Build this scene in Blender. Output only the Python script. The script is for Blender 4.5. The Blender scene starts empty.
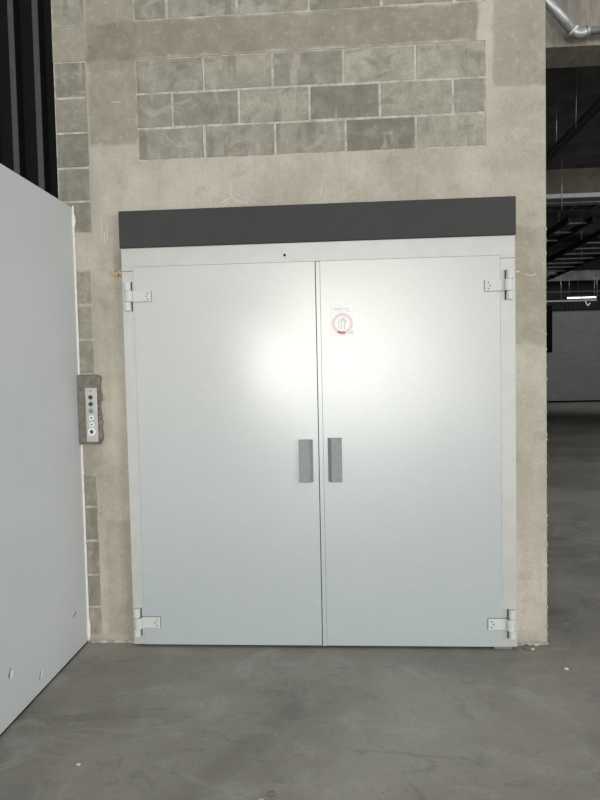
import bpy, bmesh, math, random
from mathutils import Vector, Matrix
random.seed(7)
SC = bpy.context.scene
COL = SC.collection
H, D = 1.616, 3.54            # eye height, eye distance from the masonry wall (wall face is y = 0)

# ------------------------------------------------------------------ colour / nodes
def lin(c):
    return tuple((v/255/12.92) if v/255 <= .04045 else ((v/255+.055)/1.055)**2.4 for v in c)
def rgba(c): return (*lin(c), 1.0)

class NT:
    def __init__(s, name):
        s.m = bpy.data.materials.new(name); s.m.use_nodes = True
        s.t = s.m.node_tree; s.t.nodes.clear()
        s.out = s.t.nodes.new('ShaderNodeOutputMaterial')
        s.bsdf = s.t.nodes.new('ShaderNodeBsdfPrincipled')
        s.t.links.new(s.bsdf.outputs[0], s.out.inputs[0])
        s._pos = None
    def put(s, sock, v):
        if isinstance(v, bpy.types.NodeSocket): s.t.links.new(v, sock)
        else: sock.default_value = v
    def math(s, op, a, b=0.0, clamp=False):
        n = s.t.nodes.new('ShaderNodeMath'); n.operation = op; n.use_clamp = clamp
        s.put(n.inputs[0], a); s.put(n.inputs[1], b); return n.outputs[0]
    def pos(s):
        if s._pos is None:
            g = s.t.nodes.new('ShaderNodeNewGeometry')
            x = s.t.nodes.new('ShaderNodeSeparateXYZ'); s.t.links.new(g.outputs['Position'], x.inputs[0])
            s._pos = (g.outputs['Position'], x.outputs[0], x.outputs[1], x.outputs[2])
        return s._pos
    def vec(s, scale=(1, 1, 1), off=(0, 0, 0)):
        n = s.t.nodes.new('ShaderNodeMapping'); s.t.links.new(s.pos()[0], n.inputs[0])
        n.inputs['Scale'].default_value = scale; n.inputs['Location'].default_value = off
        return n.outputs[0]
    def noise(s, scale, detail=5, rough=.55, st=(1, 1, 1), off=(0, 0, 0), dist=0):
        n = s.t.nodes.new('ShaderNodeTexNoise'); s.t.links.new(s.vec(st, off), n.inputs['Vector'])
        n.inputs['Scale'].default_value = scale; n.inputs['Detail'].default_value = detail
        n.inputs['Roughness'].default_value = rough; n.inputs['Distortion'].default_value = dist
        return n.outputs[0]
    def ramp(s, f, lo, hi):
        n = s.t.nodes.new('ShaderNodeMapRange'); n.clamp = True; n.interpolation_type = 'SMOOTHSTEP'
        s.put(n.inputs[0], f); n.inputs[1].default_value = lo; n.inputs[2].default_value = hi
        n.inputs[3].default_value = 0; n.inputs[4].default_value = 1
        return n.outputs[0]
    def mix(s, f, a, b, mode='MIX'):
        n = s.t.nodes.new('ShaderNodeMix'); n.data_type = 'RGBA'; n.blend_type = mode
        s.put(n.inputs[0], f); s.put(n.inputs[6], a); s.put(n.inputs[7], b)
        return n.outputs[2]
    def bump(s, h, strength, dist=.01):
        n = s.t.nodes.new('ShaderNodeBump'); n.inputs['Strength'].default_value = strength
        n.inputs['Distance'].default_value = dist; s.put(n.inputs['Height'], h)
        s.t.links.new(n.outputs[0], s.bsdf.inputs['Normal']); return n
    def set(s, color=None, rough=None, metal=None, spec=None):
        if color is not None: s.put(s.bsdf.inputs['Base Color'], color)
        if rough is not None: s.put(s.bsdf.inputs['Roughness'], rough)
        if metal is not None: s.put(s.bsdf.inputs['Metallic'], metal)
        if spec is not None: s.put(s.bsdf.inputs['Specular IOR Level'], spec)
        return s.m
    def box(s, x0, x1, z0, z1, soft=.02, wob=.03, nscale=7):
        """soft mask of a rectangle of the wall, its border made uneven"""
        _, x, y, z = s.pos()
        w = s.math('MULTIPLY', s.math('SUBTRACT', s.noise(nscale, 4), .5), wob*2)
        x = s.math('ADD', x, w); z = s.math('ADD', z, w)
        m = s.ramp(x, x0-soft, x0+soft)
        m = s.math('MULTIPLY', m, s.math('SUBTRACT', 1.0, s.ramp(x, x1-soft, x1+soft)))
        m = s.math('MULTIPLY', m, s.ramp(z, z0-soft, z0+soft))
        return s.math('MULTIPLY', m, s.math('SUBTRACT', 1.0, s.ramp(z, z1-soft, z1+soft)))

M = {}
def plain(name, c, rough=.5, metal=0.0, spec=.5, vary=.08, scale=20, bump=0.0):
    n = NT(name); f = n.noise(scale, 4)
    a = rgba(c); d = tuple(v*(1-vary*2) for v in a[:3]) + (1,)
    col = n.mix(n.ramp(f, .3, .7), d, a)
    if bump: n.bump(n.noise(scale*4, 4), bump, .004)
    M[name] = n.set(col, rough, metal, spec); return M[name]

def emit(name, c, power):
    n = NT(name); n.set(rgba(c), .4)
    n.bsdf.inputs['Emission Color'].default_value = rgba(c); n.bsdf.inputs['Emission Strength'].default_value = power
    M[name] = n.m

# plastered concrete of the wall
n = NT('wall_plaster')
big = n.noise(1.6, 8, .62); mid = n.noise(7, 8, .68, off=(3, 1, 5)); fine = n.noise(60, 6, .7)
streak = n.noise(1, 6, .6, st=(9, 9, 1.3), off=(1, 0, 7))
c = n.mix(n.ramp(big, .36, .66), rgba((172, 166, 151)), rgba((194, 188, 174)))
c = n.mix(n.math('MULTIPLY', n.ramp(mid, .5, .74), .6), c, rgba((196, 192, 182)))
c = n.mix(n.math('MULTIPLY', n.ramp(mid, .47, .3), .6), c, rgba((158, 150, 135)))
c = n.mix(n.math('MULTIPLY', n.ramp(streak, .5, .72), .4), c, rgba((160, 152, 136)))
olive = rgba((148, 142, 125))
for bx_, k in (((-1.43, -1.14, 2.98, 4.8), .62), ((-1.43, .82, 3.462, 3.672), .8), ((.9, 1.3, 3.2, 4.8), .55), ((-1.7, -1.43, 3.4, 3.7), .45), ((.86, 1.3, 1.75, 2.42), .4), ((-1.42, -1.24, .06, .75), .35)):
    m = n.box(*bx_, soft=.015, wob=.04)
    c = n.mix(n.math('MULTIPLY', m, k), c, n.mix(n.ramp(mid, .4, .65), rgba((132, 126, 109)), olive))
for bx_, k, cc in (((-1.65, -1.43, 1.0, 1.23), .4, (140, 134, 122)), ((-1.3, -1.2, 2.2, 2.36), .55, (122, 104, 80)), ((1.0, 1.3, -.2, .9), .2, (186, 172, 160)), ((-1.6, 1.3, -.1, .05), .45, (140, 134, 124))):
    m = n.box(*bx_, soft=.05, wob=.07)
    c = n.mix(n.math('MULTIPLY', m, k), c, rgba(cc))
c = n.mix(n.math('MULTIPLY', n.ramp(fine, .5, .7), .22), c, rgba((108, 103, 93)))
m2 = n.noise(22, 6, .75, off=(9, 3, 1))
c = n.mix(n.math('MULTIPLY', n.ramp(m2, .52, .7), .4), c, rgba((200, 196, 187)))
c = n.mix(n.math('MULTIPLY', n.ramp(m2, .46, .32), .35), c, rgba((152, 145, 131)))
n.bump(n.math('ADD', n.math('MULTIPLY', m2, .7), n.math('MULTIPLY', fine, .5)), .6, .012)
M['wall_plaster'] = n.set(c, .9, 0, .15)

# hollow blocks, each tinted by its own colour attribute
n = NT('concrete_block')
at = n.t.nodes.new('ShaderNodeAttribute'); at.attribute_name = 'tone'
mid = n.noise(9, 7, .7); fine = n.noise(95, 5, .75); streak = n.noise(1, 6, .6, st=(11, 11, 2.2), off=(4, 0, 2))
c = n.mix(n.ramp(mid, .32, .7), rgba((147, 144, 132)), rgba((172, 168, 154)))
c = n.mix(1.0, c, at.outputs['Color'], 'MULTIPLY')
stain = n.noise(4.5, 6, .65, st=(1, 1, 1.8), off=(6, 1, 3), dist=.6)
c = n.mix(n.math('MULTIPLY', n.ramp(stain, .55, .66), .5), c, rgba((122, 118, 106)))
c = n.mix(n.math('MULTIPLY', n.ramp(stain, .44, .34), .45), c, rgba((184, 178, 166)))
c = n.mix(n.math('MULTIPLY', n.ramp(streak, .54, .66), .55), c, rgba((120, 117, 106)))
c = n.mix(n.math('MULTIPLY', n.ramp(streak, .44, .3), .5), c, rgba((192, 187, 176)))
c = n.mix(n.math('MULTIPLY', n.ramp(fine, .5, .7), .4), c, rgba((96, 94, 90)))
n.bump(fine, .5, .006)
M['concrete_block'] = n.set(c, .95, 0, .1)

n = NT('mortar'); f = n.noise(14, 6, .7)
M['mortar'] = n.set(n.mix(n.ramp(f, .35, .7), rgba((160, 155, 143)), rgba((206, 201, 190))), .95, 0, .1)
n = NT('rough_mortar'); f = n.noise(22, 6, .7); n.bump(f, .7, .012)
M['rough_mortar'] = n.set(n.mix(n.ramp(f, .3, .7), rgba((112, 107, 98)), rgba((142, 137, 126))), .95, 0, .1)

# worn concrete floor
n = NT('floor_concrete')
big = n.noise(.7, 8, .6, dist=.6); mid = n.noise(3.2, 8, .68, off=(7, 2, 0), dist=.8); sw = n.noise(2.1, 8, .7, st=(1, 2.4, 1), off=(2, 9, 0), dist=1.2)
fine = n.noise(45, 6, .7); speck = n.noise(26, 2, .5, off=(5, 5, 0))
c = n.mix(n.ramp(big, .34, .68), rgba((134, 130, 121)), rgba((164, 160, 150)))
c = n.mix(n.math('MULTIPLY', n.ramp(mid, .5, .7), .5), c, rgba((176, 175, 169)))
c = n.mix(n.math('MULTIPLY', n.ramp(mid, .46, .3), .5), c, rgba((114, 113, 109)))
c = n.mix(n.math('MULTIPLY', n.ramp(sw, .56, .64), .22), c, rgba((182, 180, 173)))
c = n.mix(n.math('MULTIPLY', n.ramp(sw, .43, .36), .28), c, rgba((102, 101, 98)))
c = n.mix(n.math('MULTIPLY', n.ramp(fine, .5, .7), .22), c, rgba((86, 85, 81)))
c = n.mix(n.math('MULTIPLY', n.ramp(speck, .76, .8), .6), c, rgba((196, 194, 188)))
n.bump(n.math('ADD', mid, n.math('MULTIPLY', fine, .3)), .22, .01)
M['floor_concrete'] = n.set(c, n.mix(n.ramp(mid, .3, .7), (.55,)*3+(1,), (.78,)*3+(1,)), 0, .3)

# beam with board marks, hall walls
n = NT('beam_concrete'); f = n.noise(3, 8, .7, st=(3, 3, 1)); g = n.noise(1, 8, .7, st=(30, 30, 3)); n.bump(g, .4, .01)
c = n.mix(n.ramp(f, .3, .7), rgba((122, 117, 107)), rgba((158, 152, 141)))
M['beam_concrete'] = n.set(n.mix(n.math('MULTIPLY', n.ramp(g, .45, .7), .5), c, rgba((104, 99, 90))), .95, 0, .1)
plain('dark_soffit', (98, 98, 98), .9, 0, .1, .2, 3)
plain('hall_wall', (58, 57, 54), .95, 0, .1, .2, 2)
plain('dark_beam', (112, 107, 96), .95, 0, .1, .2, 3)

# doors: light grey paint on galvanised sheet, satin, slightly wavy
n = NT('door_paint')
wav = n.noise(.9, 2, .4, st=(1, 1, .7), off=(2.3, 0, 1.1)); span = n.noise(38, 3, .6); orange = n.noise(160, 2, .5)
z = n.pos()[3]
c = n.mix(n.ramp(z, .1, 2.3), rgba((181, 189, 191)), rgba((191, 192, 187)))  # cool light below and warm light above painted into the door colour
c = n.mix(n.math('MULTIPLY', n.ramp(span, .45, .75), .12), c, rgba((214, 216, 214)))
b1 = n.bump(wav, .35, .03)
b2 = n.t.nodes.new('ShaderNodeBump'); b2.inputs['Strength'].default_value = .06; b2.inputs['Distance'].default_value = .003
n.put(b2.inputs['Height'], n.math('ADD', span, n.math('MULTIPLY', orange, .5)))
n.t.links.new(b1.outputs[0], b2.inputs['Normal']); n.t.links.new(b2.outputs[0], n.bsdf.inputs['Normal'])
M['door_paint'] = n.set(c, .325, .125, .5)
plain('frame_paint', (190, 191, 186), .42, .15, .5, .03, 12)
plain('header_paint', (62, 62, 62), .7, 0, .3, .05, 10)
plain('hinge_paint', (203, 206, 203), .5, 0, .4, .03, 30)
plain('handle_plastic', (140, 144, 145), .45, 0, .4, .05, 40)
plain('screw_shade_steel', (112, 114, 114), .4, .5)
plain('gap_shade_black', (16, 16, 16), .9, 0, .1)
n = NT('panel_paint')
f = n.noise(1.2, 4); n.bump(n.noise(30, 4), .05, .004); z = n.pos()[3]
M['panel_paint'] = n.set(n.mix(n.ramp(f, .3, .7), rgba((204, 208, 210)), rgba((212, 215, 216))), .5, 0, .4)
plain('caulk_white', (238, 236, 230), .8, 0, .2, .05, 30)
plain('chip_white', (253, 253, 250), .8, 0, .2)
plain('scuff_shade_grey', (128, 130, 132), .8, 0, .2)
plain('splash_white', (212, 208, 198), .9, 0, .1)
plain('foam_yellow', (212, 192, 150), .8, 0, .2, .2, 60)
plain('steel_plate', (214, 214, 212), .28, .85, .5, .05, 30)
plain('steel_ring', (196, 196, 194), .25, .9)
plain('button_red', (96, 14, 22), .35)
plain('button_green', (12, 72, 42), .35)
plain('button_steel', (150, 150, 148), .3, .8)
plain('key_black', (24, 24, 26), .4)
plain('galvanised', (186, 190, 192), .45, .6, .5, .12, 25)
plain('coupling_white', (226, 224, 216), .5)
plain('clad_dark', (15, 16, 17), .8, 0, .2)
plain('clad_rib', (84, 86, 87), .6, .2, .4)
plain('shutter_grey', (146, 146, 145), .7, 0, .2, .05, 2)
plain('tray_steel', (112, 114, 114), .5, .6, .4, .2, 12)
plain('tray_dark', (44, 45, 46), .7, .2, .3, .2, 12)
plain('flange_grey', (196, 196, 200), .7, .0, .3)
plain('cable_black', (26, 26, 27), .7)
plain('rod_zinc', (170, 172, 172), .4, .6)
plain('sticker_white', (244, 244, 242), .4, 0, .4, .02)
plain('sticker_pink', (236, 212, 208), .4, 0, .4, .06, 60)  # red print paled, the glare on it put into the colour
plain('sticker_red', (176, 120, 118), .4, 0, .4, .06, 60)
plain('sticker_grey', (206, 212, 211), .4, 0, .4, .04)
plain('crumb', (205, 202, 194), .9, 0, .1)
plain('pebble', (128, 122, 112), .9, 0, .1)
emit('tube_glow', (246, 250, 252), 1.6)

# ------------------------------------------------------------------ mesh helpers
class MB:
    """collects shapes for ONE mesh object"""
    def __init__(s): s.bm = bmesh.new(); s.mats = []; s.tone = s.bm.loops.layers.float_color.new('tone')
    def mi(s, m):
        m = M[m]
        if m not in s.mats: s.mats.append(m)
        return s.mats.index(m)
    def _fin(s, faces, m, tone=None, smooth=False):
        i = s.mi(m)
        for f in faces:
            f.material_index = i; f.smooth = smooth
            for l in f.loops: l[s.tone] = (tone**.95, tone**.95, tone**.95, 1) if tone is not None else (1, 1, 1, 1)
    def box(s, x0, x1, y0, y1, z0, z1, m, bev=0.0, tone=None, seg=1, rot=None):
        vs = [s.bm.verts.new((x, y, z)) for x in (x0, x1) for y in (y0, y1) for z in (z0, z1)]
        fs = [s.bm.faces.new([vs[i] for i in q]) for q in ((0,1,3,2),(4,6,7,5),(0,4,5,1),(2,3,7,6),(0,2,6,4),(1,5,7,3))]
        allf = set(fs)
        if bev:
            r = bmesh.ops.bevel(s.bm, geom=list({e for f in fs for e in f.edges}), offset=bev, segments=seg, affect='EDGES', profile=.5)
            vv = {v for v in vs if v.is_valid} | set(r['verts'])
            allf = {f for v in vv for f in v.link_faces}
        if rot:
            vv = {v for f in allf for v in f.verts}
            bmesh.ops.transform(s.bm, matrix=rot, verts=list(vv))
        s._fin(allf, m, tone); return s
    def tube(s, a, b, r, m, seg=14, r2=None):
        a, b = Vector(a), Vector(b); d = b-a; q = d.to_track_quat('Z', 'Y').to_matrix()
        r2 = r if r2 is None else r2
        A = [s.bm.verts.new(a + q @ Vector((math.cos(t)*r, math.sin(t)*r, 0))) for t in [2*math.pi*k/seg for k in range(seg)]]
        B = [s.bm.verts.new(b + q @ Vector((math.cos(t)*r2, math.sin(t)*r2, 0))) for t in [2*math.pi*k/seg for k in range(seg)]]
        side = [s.bm.faces.new((A[k], A[(k+1) % seg], B[(k+1) % seg], B[k])) for k in range(seg)]
        caps = [s.bm.faces.new(A[::-1]), s.bm.faces.new(B)]
        s._fin(side, m, smooth=True); s._fin(caps, m); return s
    def sweep(s, pts, r, m, seg=14):
        pts = [Vector(p) for p in pts]; rings = []
        for i, p in enumerate(pts):
            d = (pts[min(i+1, len(pts)-1)] - pts[max(i-1, 0)]).normalized()
            u = d.cross(Vector((0, 1, 0))).normalized(); v = d.cross(u)
            rings.append([s.bm.verts.new(p + u*math.cos(t)*r + v*math.sin(t)*r) for t in [2*math.pi*k/seg for k in range(seg)]])
        fs = [s.bm.faces.new((R[k], R[(k+1) % seg], Q[(k+1) % seg], Q[k])) for R, Q in zip(rings, rings[1:]) for k in range(seg)]
        s._fin(fs, m, smooth=True); s._fin([s.bm.faces.new(rings[0][::-1]), s.bm.faces.new(rings[-1])], m); return s
    def disc(s, x, z, y, r, m, t=.004, seg=24):
        """short cylinder standing out of a wall towards -y"""
        return s.tube((x, y, z), (x, y-t, z), r, m, seg)
    def ring(s, x, z, y, r0, r1, m, t=.004, seg=28):
        V = []
        for rr in (r0, r1):
            for yy in (y, y-t): V.append([s.bm.verts.new((x+math.cos(a)*rr, yy, z+math.sin(a)*rr)) for a in [2*math.pi*k/seg for k in range(seg)]])
        i0, i1, o0, o1 = V; fs = []
        for k in range(seg):
            j = (k+1) % seg
            fs += [s.bm.faces.new((i1[k], i1[j], o1[j], o1[k])), s.bm.faces.new((o1[k], o1[j], o0[j], o0[k])), s.bm.faces.new((i0[k], i0[j], i1[j], i1[k]))]
        s._fin(fs, m); return s
    def prism(s, prof, z0, z1, m):
        """polygon in xy swept along z"""
        A = [s.bm.verts.new((x, y, z0)) for x, y in prof]; B = [s.bm.verts.new((x, y, z1)) for x, y in prof]; k = len(prof)
        fs = [s.bm.faces.new((A[i], A[(i+1) % k], B[(i+1) % k], B[i])) for i in range(k)] + [s.bm.faces.new(A[::-1]), s.bm.faces.new(B)]
        s._fin(fs, m); return s
    def stroke(s, pts, w, y, m, t=.002):
        """thin raised smear on a wall, pts in xz, tapering"""
        L, R_ = [], []
        for i, (x, z) in enumerate(pts):
            q0, q1 = pts[max(i-1, 0)], pts[min(i+1, len(pts)-1)]
            d = Vector((q1[0]-q0[0], q1[1]-q0[1])).normalized(); nx, nz = -d.y, d.x
            ww = w*(.35 + .65*math.sin(math.pi*(i+.5)/len(pts)))*random.uniform(.6, 1.2)/2
            L.append((x+nx*ww, z+nz*ww)); R_.append((x-nx*ww, z-nz*ww))
        poly = L + R_[::-1]
        for i in range(len(pts)-1):
            q = [L[i], L[i+1], R_[i+1], R_[i]]
            F = [s.bm.verts.new((x, y-t, z)) for x, z in q]; B = [s.bm.verts.new((x, y, z)) for x, z in q]
            fs = [s.bm.faces.new(F)] + [s.bm.faces.new((F[k], F[(k+1) % 4], B[(k+1) % 4], B[k])) for k in range(4)]
            s._fin(fs, m)
        return s
    def lump(s, x, y, z, r, m, sq=(1, 1, 1), sub=2, jit=.25):
        k = bmesh.ops.create_icosphere(s.bm, subdivisions=sub, radius=r)
        for v in k['verts']:
            v.co = Vector((v.co.x*sq[0], v.co.y*sq[1], v.co.z*sq[2]))*(1+random.uniform(-jit, jit)) + Vector((x, y, z))
        s._fin({f for v in k['verts'] for f in v.link_faces}, m); return s
    def build(s, name, parent=None, loc=None):
        bmesh.ops.recalc_face_normals(s.bm, faces=s.bm.faces)
        me = bpy.data.meshes.new(name); 
        if loc is not None: bmesh.ops.translate(s.bm, verts=s.bm.verts, vec=-Vector(loc))
        s.bm.to_mesh(me); s.bm.free()
        for m in s.mats: me.materials.append(m)
        o = bpy.data.objects.new(name, me); COL.objects.link(o)
        if parent is not None:
            o.parent = parent
            o.location = -wloc(parent) if loc is None else Vector(loc)-wloc(parent)
        elif loc is not None: o.location = loc
        return o

def wloc(o):
    v = Vector((0, 0, 0))
    while o is not None: v = v + o.location; o = o.parent
    return v
def tag(o, label, cat, group=None, kind=None):
    o['label'] = label; o['category'] = cat
    if group: o['group'] = group
    if kind: o['kind'] = kind
    return o
def empty(name, loc, label, cat, group=None, kind=None):
    o = bpy.data.objects.new(name, None); COL.objects.link(o); o.location = loc; o.empty_display_size = .1
    return tag(o, label, cat, group, kind)

# ------------------------------------------------------------------ the masonry wall
wb = MB()
XL, XR = -1.635, 1.189
TOP, YB = 4.9, .25
PAN = (-1.146, .859, 2.875, 3.457)       # block infill above the door
UP = (-1.146, .852, 3.673, 4.45)         # the next infill up
COLX = (XL, -1.437)                      # left pier of half blocks
def slab(x0, x1, z0, z1): wb.box(x0, x1, 0, YB, z0, z1, 'wall_plaster')
slab(-1.437, PAN[0], 0, TOP); slab(PAN[1], XR, 0, TOP)
slab(PAN[0], PAN[1], 0, PAN[2]); slab(PAN[0], PAN[1], PAN[3], UP[2]); slab(PAN[0], PAN[1], UP[3], TOP)
slab(COLX[0], COLX[1], 3.466, 3.652); slab(COLX[0], COLX[1], 2.25, 2.47); slab(COLX[0], COLX[1], 1.03, 1.636); slab(COLX[0], COLX[1], 0, .045); slab(COLX[0], COLX[1], 4.06, TOP)
wall = tag(wb.build('wall_back'), 'plastered concrete wall with grey block infill around the double metal doors', 'wall', kind='structure')

def blocks(name, x0, x1, zs, rows, tones, joint=.013, yb=.0025, patch=None):
    b = MB(); b.box(x0, x1, .0045, YB, zs[-1], zs[0], 'mortar')
    for r, (za, zb) in enumerate(zip(zs, zs[1:])):
        xs = [x0]+rows[r]+[x1]
        for k, (a, c) in enumerate(zip(xs, xs[1:])):
            j = joint*random.uniform(.7, 1.2)/2
            b.box(a+j, c-j, yb+random.uniform(-.001, .001), .05, zb+j, za-j, 'concrete_block', .003, tones[r][k])
    return b.build(name, wall)
blocks('block_panel', PAN[0], PAN[1], [3.457, 3.259, 3.061, 2.875],
       [[-.743, -.343, .063, .469], [-.934, -.541, -.136, .268, .678], [-.746, -.337, .071, .468]],
       [[.92, 1.0, .84, 1.1, 1.08], [.84, .78, 1.05, .66, .98, .86], [.9, .96, .9, .64, 1.02]])
blocks('block_panel', UP[0], UP[1], [4.45, 4.26, 4.065, 3.87, 3.673],
       [[-.746, -.337, .071, .468]]*1 + [[-.934, -.541, -.136, .268, .678], [-.746, -.337, .071, .468], [-.952, -.539, -.126, .282, .69]],
       [[.9]*5, [.9]*6, [.95, .9, 1, .9, 1], [.78, .96, .88, .74, .9, .96]])
blocks('block_pier', COLX[0], COLX[1], [3.466, 3.256, 3.055, 2.852, 2.655, 2.47], [[]]*5, [[.74], [.84], [.68], [.78], [.74]])
blocks('block_pier', COLX[0], COLX[1], [4.06, 3.86, 3.652], [[]]*2, [[.9], [1.02]])
blocks('block_pier', COLX[0], -1.452, [2.25, 2.047, 1.839, 1.636], [[]]*3, [[1.04], [.96], [.96]])
blocks('block_pier', COLX[0], -1.462, [1.03, .832, .624, .415, .217, .045], [[]]*5, [[.84], [.86], [.94], [.88], [.98]])
b = MB()
for za, zb, w in ((2.25, 1.636, .015), (1.03, .045, .025)):
    b.box(-1.437-w-.002, -1.4365, .0, YB, zb, za, 'wall_plaster')
b.build('plaster_strip', wall)

b = MB()   # rough mortar box round the call panel
b.box(-1.552, -1.43, -.036, 0, 1.225, 1.632, 'rough_mortar', .008)
for k in range(26):
    z = 1.225 + .4*k/26
    b.lump(-1.428+random.uniform(-.004, .008), -.014, z, random.uniform(.008, .019), 'rough_mortar', (1, 1.0, 1.3), 2, .2)
for k in range(8): b.lump(-1.54+.013*k, -.02, 1.227+random.uniform(-.004, .004), .012, 'rough_mortar')
b.build('mortar_surround', wall)['label'] = 'rough grey mortar box around the steel call panel'
b = MB()
for k in range(9): b.lump(-1.262-.007*k+random.uniform(-.004, .004), -.01, 2.222+random.uniform(-.012, .02), random.uniform(.006, .013), 'foam_yellow')
for k in range(4): b.lump(-1.30-.006*k, -.006, 2.222+random.uniform(-.012, .02), random.uniform(.004, .008), 'splash_white')
b.build('foam_residue', wall)
b = MB()
T = 'splash_white'
b.stroke([(-.603, 2.735), (-.601, 2.70), (-.6, 2.665), (-.604, 2.64)], .007, 0, T)
b.stroke([(-.70, 2.585), (-.665, 2.61), (-.63, 2.632), (-.600, 2.64), (-.57, 2.63), (-.535, 2.615), (-.50, 2.606)], .008, 0, T)
b.stroke([(-.66, 2.585), (-.64, 2.60), (-.612, 2.625)], .008, 0, T); b.stroke([(-.585, 2.625), (-.56, 2.61), (-.51, 2.60)], .006, 0, T)
b.stroke([(-.07, 2.70), (-.075, 2.665), (-.085, 2.635)], .005, 0, T)
b.stroke([(-1.345, 2.535), (-1.343, 2.49), (-1.345, 2.45), (-1.346, 2.42)], .008, 0, T)
b.stroke([(-1.378, 2.56), (-1.376, 2.50), (-1.38, 2.44)], .006, 0, T)
b.stroke([(-1.36, 2.47), (-1.362, 2.43), (-1.365, 2.405)], .006, 0, T)
b.stroke([(-1.295, 3.222), (-1.26, 3.219), (-1.225, 3.213)], .006, 0, T)
b.stroke([(-.75, 3.06), (-.752, 2.98), (-.75, 2.9)], .008, -.001, T); b.stroke([(-.747, 3.44), (-.743, 3.36), (-.744, 3.28)], .008, -.001, T)
b.stroke([(1.02, 2.165), (1.03, 2.163), (1.04, 2.168)], .008, 0, T); b.stroke([(1.07, 2.15), (1.10, 2.14), (1.13, 2.147)], .006, 0, T)
b.build('plaster_splash', wall)
b = MB()  # knobbly mortar line along the wall's foot and free edge
for k in range(13): b.lump(1.01+.0145*k, -.004, .006+random.uniform(0, .006), random.uniform(.006, .015), 'mortar', (1.2, .8, .8))
for k in range(40): b.lump(1.187+random.uniform(-.002, .002), .0+random.uniform(-.001, .004), .03+.06*k+random.uniform(0, .05), random.uniform(.003, .006), 'mortar', (1, 1, 2.2))
for k in range(14): b.lump(-1.52+.019*k, -.003, .005, random.uniform(.006, .013), 'mortar', (1.5, .8, .8))
b.build('mortar_edge', wall)

# ------------------------------------------------------------------ floor, outer cladding, hall shell
f = MB(); f.box(-9, 20, -17, 27, -.2, 0, 'floor_concrete')
tag(f.build('floor'), 'bare grey concrete floor with trowel marks and white specks', 'floor', kind='structure')

cl = MB(); x = -4.4
cl.box(-4.5, -1.72, .84, .9, 0, 6.5, 'clad_dark')
xs = [-2.118-.181*k for k in range(13)]
for x in xs:
    cl.prism([(x-.05, .84), (x-.03, .80), (x+.022, .80), (x+.042, .84)], 0, 6.5, 'clad_dark')
    cl.box(x-.024, x+.018, .794, .80, 0, 6.5, 'clad_rib')
tag(cl.build('wall_left_far'), 'dark ribbed metal cladding showing above the light grey partition', 'wall', kind='structure')

h = MB()
h.box(1.0, 16, .6, .88, 3.70, 4.9, 'beam_concrete')
tag(h.build('beam_front'), 'wide concrete beam with board marks behind the metal pipe', 'beam', kind='structure')
h = MB(); h.box(1.0, 18, 5.0, 5.4, 3.95, 4.6, 'dark_beam')
h.box(1.0, 18, 4.93, 5.4, 3.88, 3.95, 'flange_grey')
tag(h.build('beam_middle'), 'shaded concrete beam with a pale strip along its lower edge', 'beam', kind='structure')
h = MB(); h.box(1.0, 18, .88, 5.0, 4.3, 4.6, 'dark_soffit'); h.box(1.0, 18, 5.4, 26, 5.6, 5.8, 'dark_soffit')
for k in range(6): h.box(1.0, 18, 7.4+3*k, 7.7+3*k, 5.2, 5.6, 'dark_soffit')
tag(h.build('ceiling'), 'dark unlit soffit over the open hall', 'ceiling', kind='structure')
h = MB(); h.box(1.0, 18, 25.1, 25.4, 0, 5.6, 'hall_wall'); 
tag(h.build('wall_far'), 'dark end wall of the hall around the roller shutter', 'wall', kind='structure')
h = MB(); h.box(18, 18.3, .6, 25.4, 0, 5.8, 'hall_wall')
tag(h.build('wall_right'), 'shaded side wall of the hall', 'wall', kind='structure')
h = MB(); h.box(.95, 1.15, .25, 25.4, 0, 5.8, 'hall_wall')
tag(h.build('wall_side'), 'side wall of the lift shaft facing the hall', 'wall', kind='structure')

# roller shutter at the far end
dr = empty('door_2', (11.5, 25.05, 0), 'grey slatted roller shutter at the dark end of the hall', 'roller shutter', kind='structure')
s = MB(); k = 0
z = .06
while z < 4.18:
    s.prism([(8.7, 25.03), (8.7, 25.0), (14.6, 25.0), (14.6, 25.03)], z, z+.068, 'shutter_grey'); s.box(8.7, 14.6, 25.015, 25.04, z+.068, z+.08, 'tray_dark'); z += .08
s.build('slat_curtain', dr)
s = MB(); s.box(8.7, 14.6, 24.97, 25.05, 0, .08, 'gap_shade_black'); s.build('bottom_bar', dr)
for xx in (8.6, 14.6): s = MB(); s.box(xx, xx+.1, 24.95, 25.1, 0, 4.3, 'tray_dark', .004); s.build('guide_rail', dr)
s = MB(); s.box(8.55, 14.75, 24.75, 25.1, 4.2, 4.62, 'tray_dark', .03)
for k in range(26): s.box(9.3+.2*k, 9.36+.2*k, 24.72, 24.76, 4.22, 4.5, 'hall_wall')
s.build('hood', dr)
s = MB(); s.box(9.40, 9.67, 24.45, 24.7, 2.3, 4.4, 'gap_shade_black', .01)
wp = empty('wall_cabinet', (9.53, 24.5, 2.3), 'tall black box hanging in front of the roller shutter beside the concrete pier', 'cabinet')
s.build('casing', wp)
s = MB(); s.box(9.44, 9.63, 24.44, 24.45, 2.36, 4.34, 'gap_shade_black', .002); s.build('door', wp)
for zz in (2.7, 4.0): s = MB(); s.box(9.48, 9.58, 24.7, 24.998, zz, zz+.05, 'tray_dark'); s.build('bracket', wp)

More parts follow.
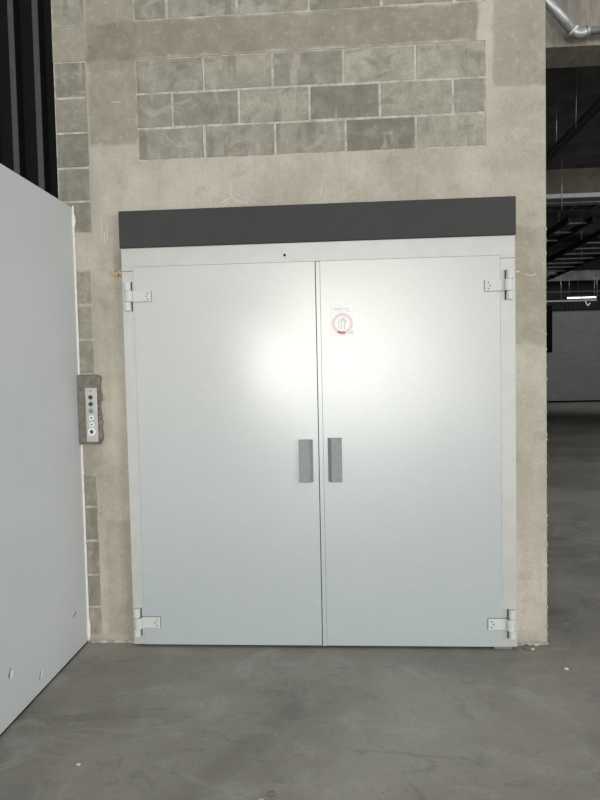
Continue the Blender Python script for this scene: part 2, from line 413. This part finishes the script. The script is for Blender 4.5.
# ------------------------------------------------------------------ left partition
p = MB(); p.box(-1.649, -1.549, -2.3, -.004, .012, 2.62, 'panel_paint', .002)
part = tag(p.build('wall_left'), 'smooth light grey sheet partition standing against the pier of blocks', 'wall', kind='structure')
b = MB(); prev = None
for k in range(75):
    z = .03+2.58*k/74
    r = .0055+.004*random.random() + (.010 if k in (1, 2, 42, 43, 72) else 0)
    b.lump(-1.545, -.006, z, r*.75, 'caulk_white', (1.1, .9, 4), 2, .1)
b.box(-1.550, -1.540, -.010, -.0008, .02, 2.61, 'caulk_white')
b.build('caulk_bead', part)['label'] = 'white caulk bead down the corner'
p = MB(); p.box(-1.645, -1.555, -2.3, -.01, 0, .012, 'gap_shade_black'); p.build('floor_gap_shade', part)  # black strip stands in for the shadow beneath the partition
CH = []
def chip(pts, y0, z0, m, name='paint_chip'):
    b = MB(); X = -1.549
    F = [b.bm.verts.new((X+.0012, y0+a, z0+c)) for a, c in pts]; G = [b.bm.verts.new((X-.001, y0+a, z0+c)) for a, c in pts]; k = len(pts)
    b._fin([b.bm.faces.new(F), b.bm.faces.new(G[::-1])]+[b.bm.faces.new((F[i], F[(i+1) % k], G[(i+1) % k], G[i])) for i in range(k)], m)
    b.build(name, part)
chip([(-.012, .01), (.004, .022), (.018, .012), (.012, -.012), (-.004, -.018), (-.014, -.004)], -.866, .235, 'chip_white')
chip([(-.02, .004), (-.006, .03), (.004, .03), (-.006, .012), (-.010, -.012), (-.018, -.012)], -.868, .237, 'scuff_shade_grey', 'scuff_shade_mark')  # grey patch painted as the shadow beside the white chip
chip([(-.016, -.012), (-.004, .012), (.014, .02), (.008, .002), (.016, -.008), (0, -.016)], -.585, .096, 'chip_white')
chip([(-.02, -.02), (-.012, .0), (.0, .022), (-.012, .014), (-.026, -.01)], -.585, .096, 'scuff_shade_grey', 'scuff_shade_mark')  # painted shadow of the second chip
chip([(-.02, -.006), (.0, .004), (.03, .016), (.028, .008), (0, -.006)], -.19, .24, 'scuff_shade_grey', 'scuff_shade_mark')

# ------------------------------------------------------------------ the freight lift doors
YF = -.06                                # front plane of the leaves
K = (D+YF)/(D-.03)
def X_(x): return x*K
def Z_(z): return H+(z-H)*K
door = empty('door_1', (-.11, YF, 0), 'light grey double metal doors with a dark header panel, freight lift entrance', 'door', kind='structure')
x0, x1 = X_(-1.256), X_(1.009)
jl, jr = X_(-1.189), X_(.925)
zb, zt = .016, Z_(2.365)
lt = Z_(2.254)
hb = MB(); hb.box(x0-.004, x1+.002, YF-.012, 0, zt, Z_(2.578), 'header_paint', .003)
hb.build('header_panel', door)['label'] = 'dark grey flat panel above the doors'
fr = MB()
fr.box(x0, jl-.0003, YF+.001, 0, zb, Z_(2.232)-.0015, 'frame_paint', .001)
fr.box(jr+.0003, x1, YF+.001, 0, zb, Z_(2.239)-.0015, 'frame_paint', .001)
fr.box(x0, x1, YF+.001, 0, lt+.0008, zt, 'frame_paint', .002)
fr.box(x0, jl, YF+.0005, 0, Z_(2.232)+.0005, lt+.002, 'frame_paint', .0008); fr.box(jr, x1, YF+.0005, 0, Z_(2.239)+.0005, lt+.002, 'frame_paint', .0008)
fr.build('door_frame', door)
bk = MB(); bk.box(x0+.02, x1-.02, -.012, -.001, .0, .03, 'gap_shade_black'); bk.box(x0+.02, x1-.02, -.014, -.001, .03, zt, 'frame_paint'); bk.build('rebate', door)
bk = MB(); bk.disc(X_(-.294), Z_(2.296), YF+.001, .007, 'gap_shade_black', .002); bk.disc(X_(-.294), Z_(2.296)-.011, YF+.001, .0025, 'screw_shade_steel', .002); bk.build('lock_hole', door)
bk = MB(); bk.box(.87, .975, YF+.004, -.0, .0, .016, 'scuff_shade_grey', .003); bk.build('foot_shim', door)

def leaf(xa, xb, dents):
    """sheet metal leaf: a finely divided face, very slightly bowed, with folded edges"""
    b = MB(); nx, nz = 20, 36; za, zc = zb, lt
    G = []
    for i in range(nx+1):
        row = []
        for j in range(nz+1):
            u, v = i/nx, j/nz
            e = 4*u*(1-u)*4*v*(1-v)
            row.append(b.bm.verts.new((xa+(xb-xa)*u, YF - min(1, e*2.5)*sum(a*math.exp(-((xa+(xb-xa)*u-gx)/wx)**2-((za+(zc-za)*v-gz)/wz)**2) for a, gx, gz, wx, wz in dents), za+(zc-za)*v)))
        G.append(row)
    b._fin([b.bm.faces.new((G[i][j], G[i+1][j], G[i+1][j+1], G[i][j+1])) for i in range(nx) for j in range(nz)], 'door_paint', smooth=True)
    for (i, j) in [(i, j) for i in range(nx+1) for j in range(nz+1) if i in (0, nx) or j in (0, nz)]: G[i][j].co.y = YF
    rim = [G[i][0] for i in range(nx+1)]+[G[nx][j] for j in range(1, nz+1)]+[G[i][nz] for i in range(nx-1, -1, -1)]+[G[0][j] for j in range(nz-1, 0, -1)]
    back = [b.bm.verts.new((v.co.x, -.014, v.co.z)) for v in rim]; k = len(rim)
    b._fin([b.bm.faces.new((rim[i], back[i], back[(i+1) % k], rim[(i+1) % k])) for i in range(k)] + [b.bm.faces.new(back)], 'door_paint')
    for i in range(k): b.bm.edges.get((rim[i], rim[(i+1) % k])).smooth = False
    return b.build('door_leaf', door)
sa, sb_ = X_(-.121), X_(-.0925)
L1 = leaf(jl+.0005, sa, [(.014, -.50, 1.62, .36, .5)]); R1 = leaf(sb_+.001, jr-.0005, [(.001, .3, 1.4, .4, .6)])
b = MB(); b.box(sa+.004, sb_, YF-.006, -.014, zb, lt-.002, 'door_paint', .0015); b.box(sa, sa+.004, YF+.01, -.014, zb, lt, 'gap_shade_black')
b.build('astragal', R1)['label'] = 'narrow overlap strip down the meeting edge'
L1['label'] = 'door leaf hinged beside the call panel'; R1['label'] = 'door leaf carrying the warning sticker'

# pull handles: folded channel, its inner flank sloping to the meeting edge
def handle(xo, xf, xi, z0, z1, par):
    """xo outer edge, xf fold, xi inner edge (towards the seam)"""
    b = MB(); d = 1 if xi > xo else -1
    y0, y1 = YF+.002, YF-.026
    b.prism([(xo, y0), (xo+d*.003, y1), (xf, y1), (xi, y0-.006), (xi, y0)][::d], z0, z1, 'handle_plastic')
    o = b.build('handle', par)
    m = o.modifiers.new('edge', 'BEVEL'); m.width = .0015; m.segments = 2; m.limit_method = 'ANGLE'
    return o
handle(X_(-.236), X_(-.171), X_(-.153), Z_(.977), Z_(1.227), L1)
handle(X_(.015), X_(-.046), X_(-.066), Z_(.978), Z_(1.234), R1)

def hinge(par, s, xe, xk0, xk1, xs, zr):
    """s: +1 leaf's hinges beside its right jamb; zr = (knuckle bottom, strap bottom, strap top, knuckle top)"""
    a, p, q, t = zr; b = MB()
    lo, hi = min(xk0, xk1), max(xk0, xk1); c = (lo+hi)/2; w = (hi-lo)/2
    yk = YF-.014
    def knuckle(za, zc, rr, sh):
        prof = [(c+sh-rr, YF+.001)]+[(c+sh-rr*math.cos(math.pi*k/10), yk-rr*.75*math.sin(math.pi*k/10)) for k in range(11)]+[(c+sh+rr, YF+.001)]
        b.prism(prof, za, zc, 'hinge_paint')
    knuckle(q+.002, t, w*.92, s*.004); knuckle(a, p-.002, w*.92, s*.004); knuckle(p, q, w*1.12, -s*.004)
    b.box(c-.002, c+.002, yk-.012, YF, a+.001, t-.001, 'gap_shade_black')
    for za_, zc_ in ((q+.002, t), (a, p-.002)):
        e = c+s*.004-s*w*.92; b.box(min(e, e-s*.005), max(e, e-s*.005), YF-.0015, YF+.002, za_-.003, zc_, 'gap_shade_black')  # dark strip stands in for the shaded inner side of the pin knuckle
    b.box(c-w*.9, c+w*.9, yk-.008, YF, q, q+.002, 'gap_shade_black'); b.box(c-w*.9, c+w*.9, yk-.008, YF, p-.002, p, 'gap_shade_black')
    xa, xb = sorted((xs, c - s*w)); b.box(xa, xb, YF-.007, YF+.002, p, q, 'hinge_paint', .0012)
    b.box(min(xs, xs-s*.0022), max(xs, xs-s*.0022), YF-.004, YF+.002, p, q, 'screw_shade_steel')  # dark strip stands in for shadow along the strap's end
    b.box(xa, xb, YF-.0045, YF+.002, p-.002 if zr[3] > 1 else q, p if zr[3] > 1 else q+.002, 'screw_shade_steel')  # painted shadow line, under the upper strap and over the lower one
    for dx, dz in ((.019, .016), (.029, 0), (.019, -.018)):
        b.disc(xs+s*dx, (p+q)/2+dz, YF-.006, .0042, 'screw_shade_steel', .003, 10)
    b.build('hinge', par)
zu = (Z_(2.0), Z_(2.052), Z_(2.115), Z_(2.168)); zl = (Z_(.058), Z_(.105), Z_(.17), Z_(.226))
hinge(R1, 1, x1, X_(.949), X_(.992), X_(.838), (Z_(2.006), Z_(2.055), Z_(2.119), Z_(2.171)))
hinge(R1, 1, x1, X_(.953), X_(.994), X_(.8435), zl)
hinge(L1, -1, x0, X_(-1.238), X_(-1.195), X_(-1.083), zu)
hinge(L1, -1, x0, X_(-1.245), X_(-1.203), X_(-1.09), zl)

# ------------------------------------------------------------------ warning sticker
xa, xb, za, zc = X_(-.032), X_(.0945), Z_(1.826), Z_(1.999)
ys = YF-.0042
stk = empty('warning_sticker', (xa, ys, za), 'small white sticker with a glare-washed red ring on the metal door', 'sticker')
b = MB(); b.box(xa, xb, ys-.0008, YF-.0005, za, zc, 'sticker_white', .0003); b.build('sheet', stk)
b = MB(); y = ys-.0008
b.box(xa+.003, xb-.003, y-.0004, y, zc-.0385, zc-.0365, 'sticker_grey')
for k, (u, w, zz) in enumerate(((.014, .05, .014), (.014, .046, .0225), (.068, .032, .016), (.08, .026, .0245))):
    b.box(xa+u, xa+u+w, y-.0004, y, zc-zz-.005, zc-zz, 'sticker_grey')
b.build('print_lines', stk)
b = MB(); cx, cz = xa+.0625, za+.068
b.ring(cx, cz, y, .043, .06, 'sticker_pink', .0006)
for k in range(7):
    a = math.radians(238+k*7); a2 = math.radians(238+k*7+7.5); y2 = y-.0009
    q = [b.bm.verts.new((cx+math.cos(t)*r, y2, cz+math.sin(t)*r)) for t, r in ((a, .046), (a2, .046), (a2, .061), (a, .061))]
    b._fin([b.bm.faces.new(q)], 'sticker_red')
b.build('red_ring', stk)
b = MB()
for dx, w, h0, h1 in ((-.024, .005, -.03, .016), (-.010, .006, -.034, .012), (.008, .007, -.034, .012)):
    b.box(cx+dx, cx+dx+w, y-.0007, y, cz+h0, cz+h1, 'sticker_grey')
b.disc(cx+.008, cz+.026, y, .008, 'sticker_grey', .0007, 14); b.disc(cx-.008, cz+.022, y, .006, 'sticker_pink', .0008, 14)
b.box(cx-.012, cx+.022, y-.0006, y, cz+.012, cz+.017, 'sticker_grey'); b.box(cx+.018, cx+.024, y-.0006, y, cz-.006, cz+.017, 'sticker_grey')
b.build('pictogram', stk)
b = MB(); b.box(cx+.034, cx+.06, y-.0007, y, za+.008, za+.014, 'sticker_grey'); b.box(cx+.044, cx+.06, y-.0007, y, za+.014, za+.022, 'sticker_grey')
b.build('corner_mark', stk)

# ------------------------------------------------------------------ lift call panel
px0, px1, pz0, pz1 = -1.4985, -1.4275, 1.232, 1.553
cp = empty('lift_call_panel', (-1.463, -.04, pz0), 'narrow stainless steel lift call panel with red and green buttons in the mortar', 'control panel')
b = MB(); b.box(px0, px1, -.042, -.034, pz0, pz1, 'steel_plate', .002); b.build('face_plate', cp)
xc = -1.4635; y = -.042
b = MB(); b.disc(xc, 1.535, y, .004, 'button_red', .003, 12); b.build('indicator_lamp', cp)
def button(z, m, r, name, ringm='steel_ring', label=None):
    b = MB(); b.ring(xc, z, y, r*.8, r*1.15, ringm, .005); b.disc(xc, z, y, r*.85, m, .0075, 20); o = b.build(name, cp)
    if label: o['label'] = label
button(1.497, 'button_red', .0135, 'button', label='dark red push button')
button(1.457, 'button_green', .0135, 'button', label='dark green push button')
button(1.416, 'button_steel', .0135, 'button', label='plain steel push button')
for z, r in ((1.375, .0135), (1.336, .0125)):
    b = MB(); b.ring(xc, z, y, r*.45, r*1.1, 'sticker_white', .003); b.disc(xc, z, y, r*.4, 'key_black', .004, 16); b.build('call_button', cp)
b = MB(); b.ring(xc, 1.292, y, .011, .023, 'sticker_white', .006); b.disc(xc, 1.292, y, .0125, 'button_steel', .007, 20)
b.box(xc-.003, xc+.005, y-.009, y, 1.282, 1.302, 'key_black'); b.disc(xc-.001, 1.297, y, .0065, 'key_black', .0085, 14); b.build('key_switch', cp)

# ------------------------------------------------------------------ galvanised pipe on the beam
pp = empty('drain_pipe', (1.47, .5, 3.73), 'galvanised metal pipe bending along the concrete beam, white coupling at the bend', 'pipe')
ya = .5
P0, P1, P2, P3 = Vector((1.20, ya, 4.125)), Vector((1.53, ya, 3.745)), Vector((1.605, ya, 3.738)), Vector((3.6, ya, 3.80))
b = MB(); b.tube(P0, P1, .0305, 'galvanised', 20); b.build('sloping_length', pp)
d1 = (P1-P0).normalized()
b = MB(); b.tube(P1-d1*.008, P1+d1*.008, .036, 'coupling_white', 20); b.build('coupling', pp)['label'] = 'white coupling ring'
ctrl = P1+d1*.045
b = MB(); b.sweep([P1*(1-t)**2+ctrl*2*t*(1-t)+P2*t*t for t in [k/8 for k in range(9)]], .030, 'galvanised', 20); b.build('elbow', pp)
b = MB(); b.tube(P2, P2+(P3-P2).normalized()*.02, .031, 'galvanised', 20); b.build('collar', pp)
b = MB(); b.tube(P2, P3, .024, 'galvanised', 20); b.build('level_length', pp)
for c0 in (P2+(P3-P2)*.3, P2+(P3-P2)*.8):
    b = MB(); b.box(c0.x-.012, c0.x+.012, ya, .5985, c0.z-.028, c0.z+.028, 'galvanised', .002); b.build('clamp', pp)
b = MB(); b.box(1.245, 1.27, ya, .5985, 4.03, 4.08, 'galvanised', .002); b.build('clamp', pp)

# ------------------------------------------------------------------ services hung in the dark hall
def rod(par, x, y, z0, z1, r=.006): b = MB(); b.tube((x, y, z0), (x, y, z1), r, 'rod_zinc', 8); b.build('hanger_rod', par)
# conduit pair running into the depth
cd = empty('cable_channel', (2.1, 1.0, 3.7), 'thin dark cable channel running into the hall under the soffit, behind the front beam', 'cable tray')
b = MB(); b.box(2.10, 2.108, .9, 4.5, 3.69, 3.74, 'tray_steel', .002); b.build('side_rail', cd)
b = MB(); b.box(2.165, 2.173, .9, 4.5, 3.69, 3.74, 'tray_steel', .002); b.build('side_rail', cd)
b = MB(); b.box(2.108, 2.165, .9, 4.5, 3.69, 3.70, 'tray_dark'); b.build('tray_bed', cd)
rod(cd, 2.11, 2.45, 3.69, 4.3, .004); rod(cd, 2.10, 1.95, 3.69, 4.3, .004); rod(cd, 2.11, 4.2, 3.69, 4.3, .004)
# tray with cables under the middle beam
ct = empty('cable_tray', (3.0, 4.75, 3.68), 'horizontal cable tray loaded with cables below the pale strip of the middle beam', 'cable tray')
for y in (4.6, 4.9):
    b = MB(); b.box(1.16, 9, y-.008, y+.008, 3.70, 3.80, 'tray_dark', .002); b.box(1.16, 9, y-.012, y+.012, 3.795, 3.805, 'tray_steel'); b.box(1.16, 9, y-.012, y+.012, 3.735, 3.745, 'tray_steel'); b.build('side_rail', ct)
for k in range(26): b = MB(); b.box(1.3+.3*k, 1.33+.3*k, 4.61, 4.89, 3.70, 3.715, 'tray_steel'); b.build('rung', ct)
for k in range(5):
    b = MB(); b.sweep([(1.16+.4*i, 4.65+.05*k+random.uniform(-.01, .01), 3.735+random.uniform(0, .02)) for i in range(20)], .016, 'cable_black', 8); b.build('cable', ct)
for x in (2.93, 5.0, 7.0): rod(ct, x, 4.59, 3.66, 4.3)
# ladder running into the depth
def ladder(x0, x1, y0, y1, z, n_r, label, step):
    e = empty('cable_ladder', ((x0+x1)/2, y0, z), label, 'cable ladder')
    for x in (x0, x1): b = MB(); b.box(x-.02, x+.02, y0, y1, z, z+.09, 'tray_dark', .003); b.build('side_rail', e)
    y = y0+.2
    while y < y1: b = MB(); b.box(x0, x1, y, y+.05, z+.02, z+.045, 'tray_steel', .003); b.build('rung', e); y += step
    return e
l1 = ladder(4.25, 5.1, 5.6, 18, 3.72, 0, 'wide dark cable ladder with grey rungs running away into the hall', .5)
for y in (6.5, 9.5, 13, 16.5):
    for x in (4.25, 5.1): rod(l1, x, y, 3.72, 5.6)
l2 = ladder(3.4, 3.75, 5.6, 16, 3.72, 0, 'narrow dark cable ladder beside the lift shaft wall, above the wide one in view', .6)
for y in (7, 10, 13.5):
    for x in (3.4, 3.75): rod(l2, x, y, 3.72, 5.6)
# cross conduits, lamp
cc = empty('conduit', (8, 18, 4.2), 'thin pale conduit crossing the dark hall above the strip light', 'conduit')
b = MB(); b.tube((1.15, 18, 4.215), (16, 18, 4.215), .014, 'flange_grey', 8); b.build('pipe', cc)
for x in (7.2, 8.3, 10): rod(cc, x, 18, 4.21, 5.6)
sl = empty('strip_light', (10, 22, 4.4), 'lit twin tube strip light hanging in front of the roller shutter', 'light')
zz = 4.44
b = MB(); b.box(9.35, 10.75, 21.96, 22.06, zz+.035, zz+.075, 'tray_dark', .005); b.build('housing', sl)
for xa_ in (9.42, 10.01):
    b = MB(); b.tube((xa_, 22, zz), (xa_+.55, 22, zz), .03, 'tube_glow', 12); b.build('tube', sl)
for x in (9.5, 10.6): rod(sl, x, 22.01, zz+.07, 5.6)
bar = empty('hall_rail', (9.6, 21.5, 4.3), 'grey steel rail crossing the hall just below the strip light', 'rail')
b = MB(); b.box(1.15, 10.4, 21.5, 21.56, 4.24, 4.31, 'tray_steel', .005); b.build('rail', bar)
b = MB(); b.sweep([(9.95+.02*k, 21.53, 4.24-.35*math.sin(.3*k)*.5) for k in range(10)], .02, 'flange_grey', 8); b.build('loose_cable', bar)
for x in (7.5, 9.0, 10.3): rod(bar, x, 21.53, 4.3, 5.6)

# ------------------------------------------------------------------ crumbs on the floor
for (x, y, r, m, lab) in (
    (1.19, -.29, .010, 'crumb', 'white plaster crumb on the floor in front of the concrete pier'),
    (-1.11, -1.15, .008, 'crumb', 'white plaster crumb on the floor in front of the partition, small and alone'),
    (-.32, -1.34, .009, 'crumb', 'white plaster crumb at the very front of the floor, grey pebble beside it'),
    (-.285, -1.30, .011, 'pebble', 'grey pebble at the very front of the floor beside a white crumb'),
    (1.06, -.05, .014, 'pebble', 'grey rubble bit against the foot of the concrete pier by the door corner'),
    (1.085, -.06, .009, 'crumb', 'pale mortar bit beside the rubble at the foot of the concrete pier')):
    b = MB(); b.lump(x, y, r*.5, r, m, (1.3, 1, .6), 2, .2); tag(b.build('plaster_crumb', loc=(x, y, 0)), lab, 'crumb')

# ------------------------------------------------------------------ daylight, added fill lamps, camera
w = bpy.data.worlds.new('world'); SC.world = w; w.use_nodes = True
bg = w.node_tree.nodes['Background']; bg.inputs[0].default_value = (.91, .955, 1.0, 1); bg.inputs[1].default_value = .46
def area(name, loc, target, sx, sy, power, col):
    l = bpy.data.lights.new(name, 'AREA'); l.shape = 'RECTANGLE'; l.size = sx; l.size_y = sy; l.energy = power; l.color = col
    o = bpy.data.objects.new(name, l); COL.objects.link(o); o.location = loc
    o.rotation_euler = (Vector(target)-Vector(loc)).to_track_quat('-Z', 'Y').to_euler(); return o
area('open_bay_daylight', (0, -15, 2.15), (0, 0, 1.9), 5.6, 4.0, 980, (1.0, .985, .95))
area('side_fill', (11, -10, 3.0), (-1, -1, 1.5), 6, 5, 700, (1.0, .99, .97))  # added lamp to brighten the partition, no bay is modelled here
area('hall_fill', (11, 20, 5.1), (11.5, 25, 1.5), 6, .6, 95, (.95, 1.0, 1.0))  # added fill aimed at the shutter, separate from the hanging tubes
area('hall_fill', (10, 11, 4.9), (6, 7, 3.6), 5, 1.2, 60, (.95, 1.0, 1.0))  # added fill to lift the trays and soffit out of black
area('hall_fill', (5.5, 3, 4.2), (4, 3.5, 0), 3, .5, 55, (.98, 1.0, 1.0))  # added lamp out of view, brightens the near hall floor

cam = bpy.data.cameras.new('camera'); co = bpy.data.objects.new('camera', cam); COL.objects.link(co); SC.camera = co
cam.sensor_width = 36; cam.lens = 605.015/800*36; cam.clip_start = .05; cam.clip_end = 200
r = Vector((.99783338, .06232716, -.02106848)); u = Vector((.01820823, .04610824, .99877049)); f = Vector((-.06322195, .99699015, -.04487347))
co.matrix_world = Matrix(((r.x, u.x, -f.x, 0), (r.y, u.y, -f.y, -D), (r.z, u.z, -f.z, H), (0, 0, 0, 1)))
SC.view_settings.view_transform = 'Standard'; SC.view_settings.look = 'None'; SC.view_settings.exposure = 0; SC.view_settings.gamma = 1
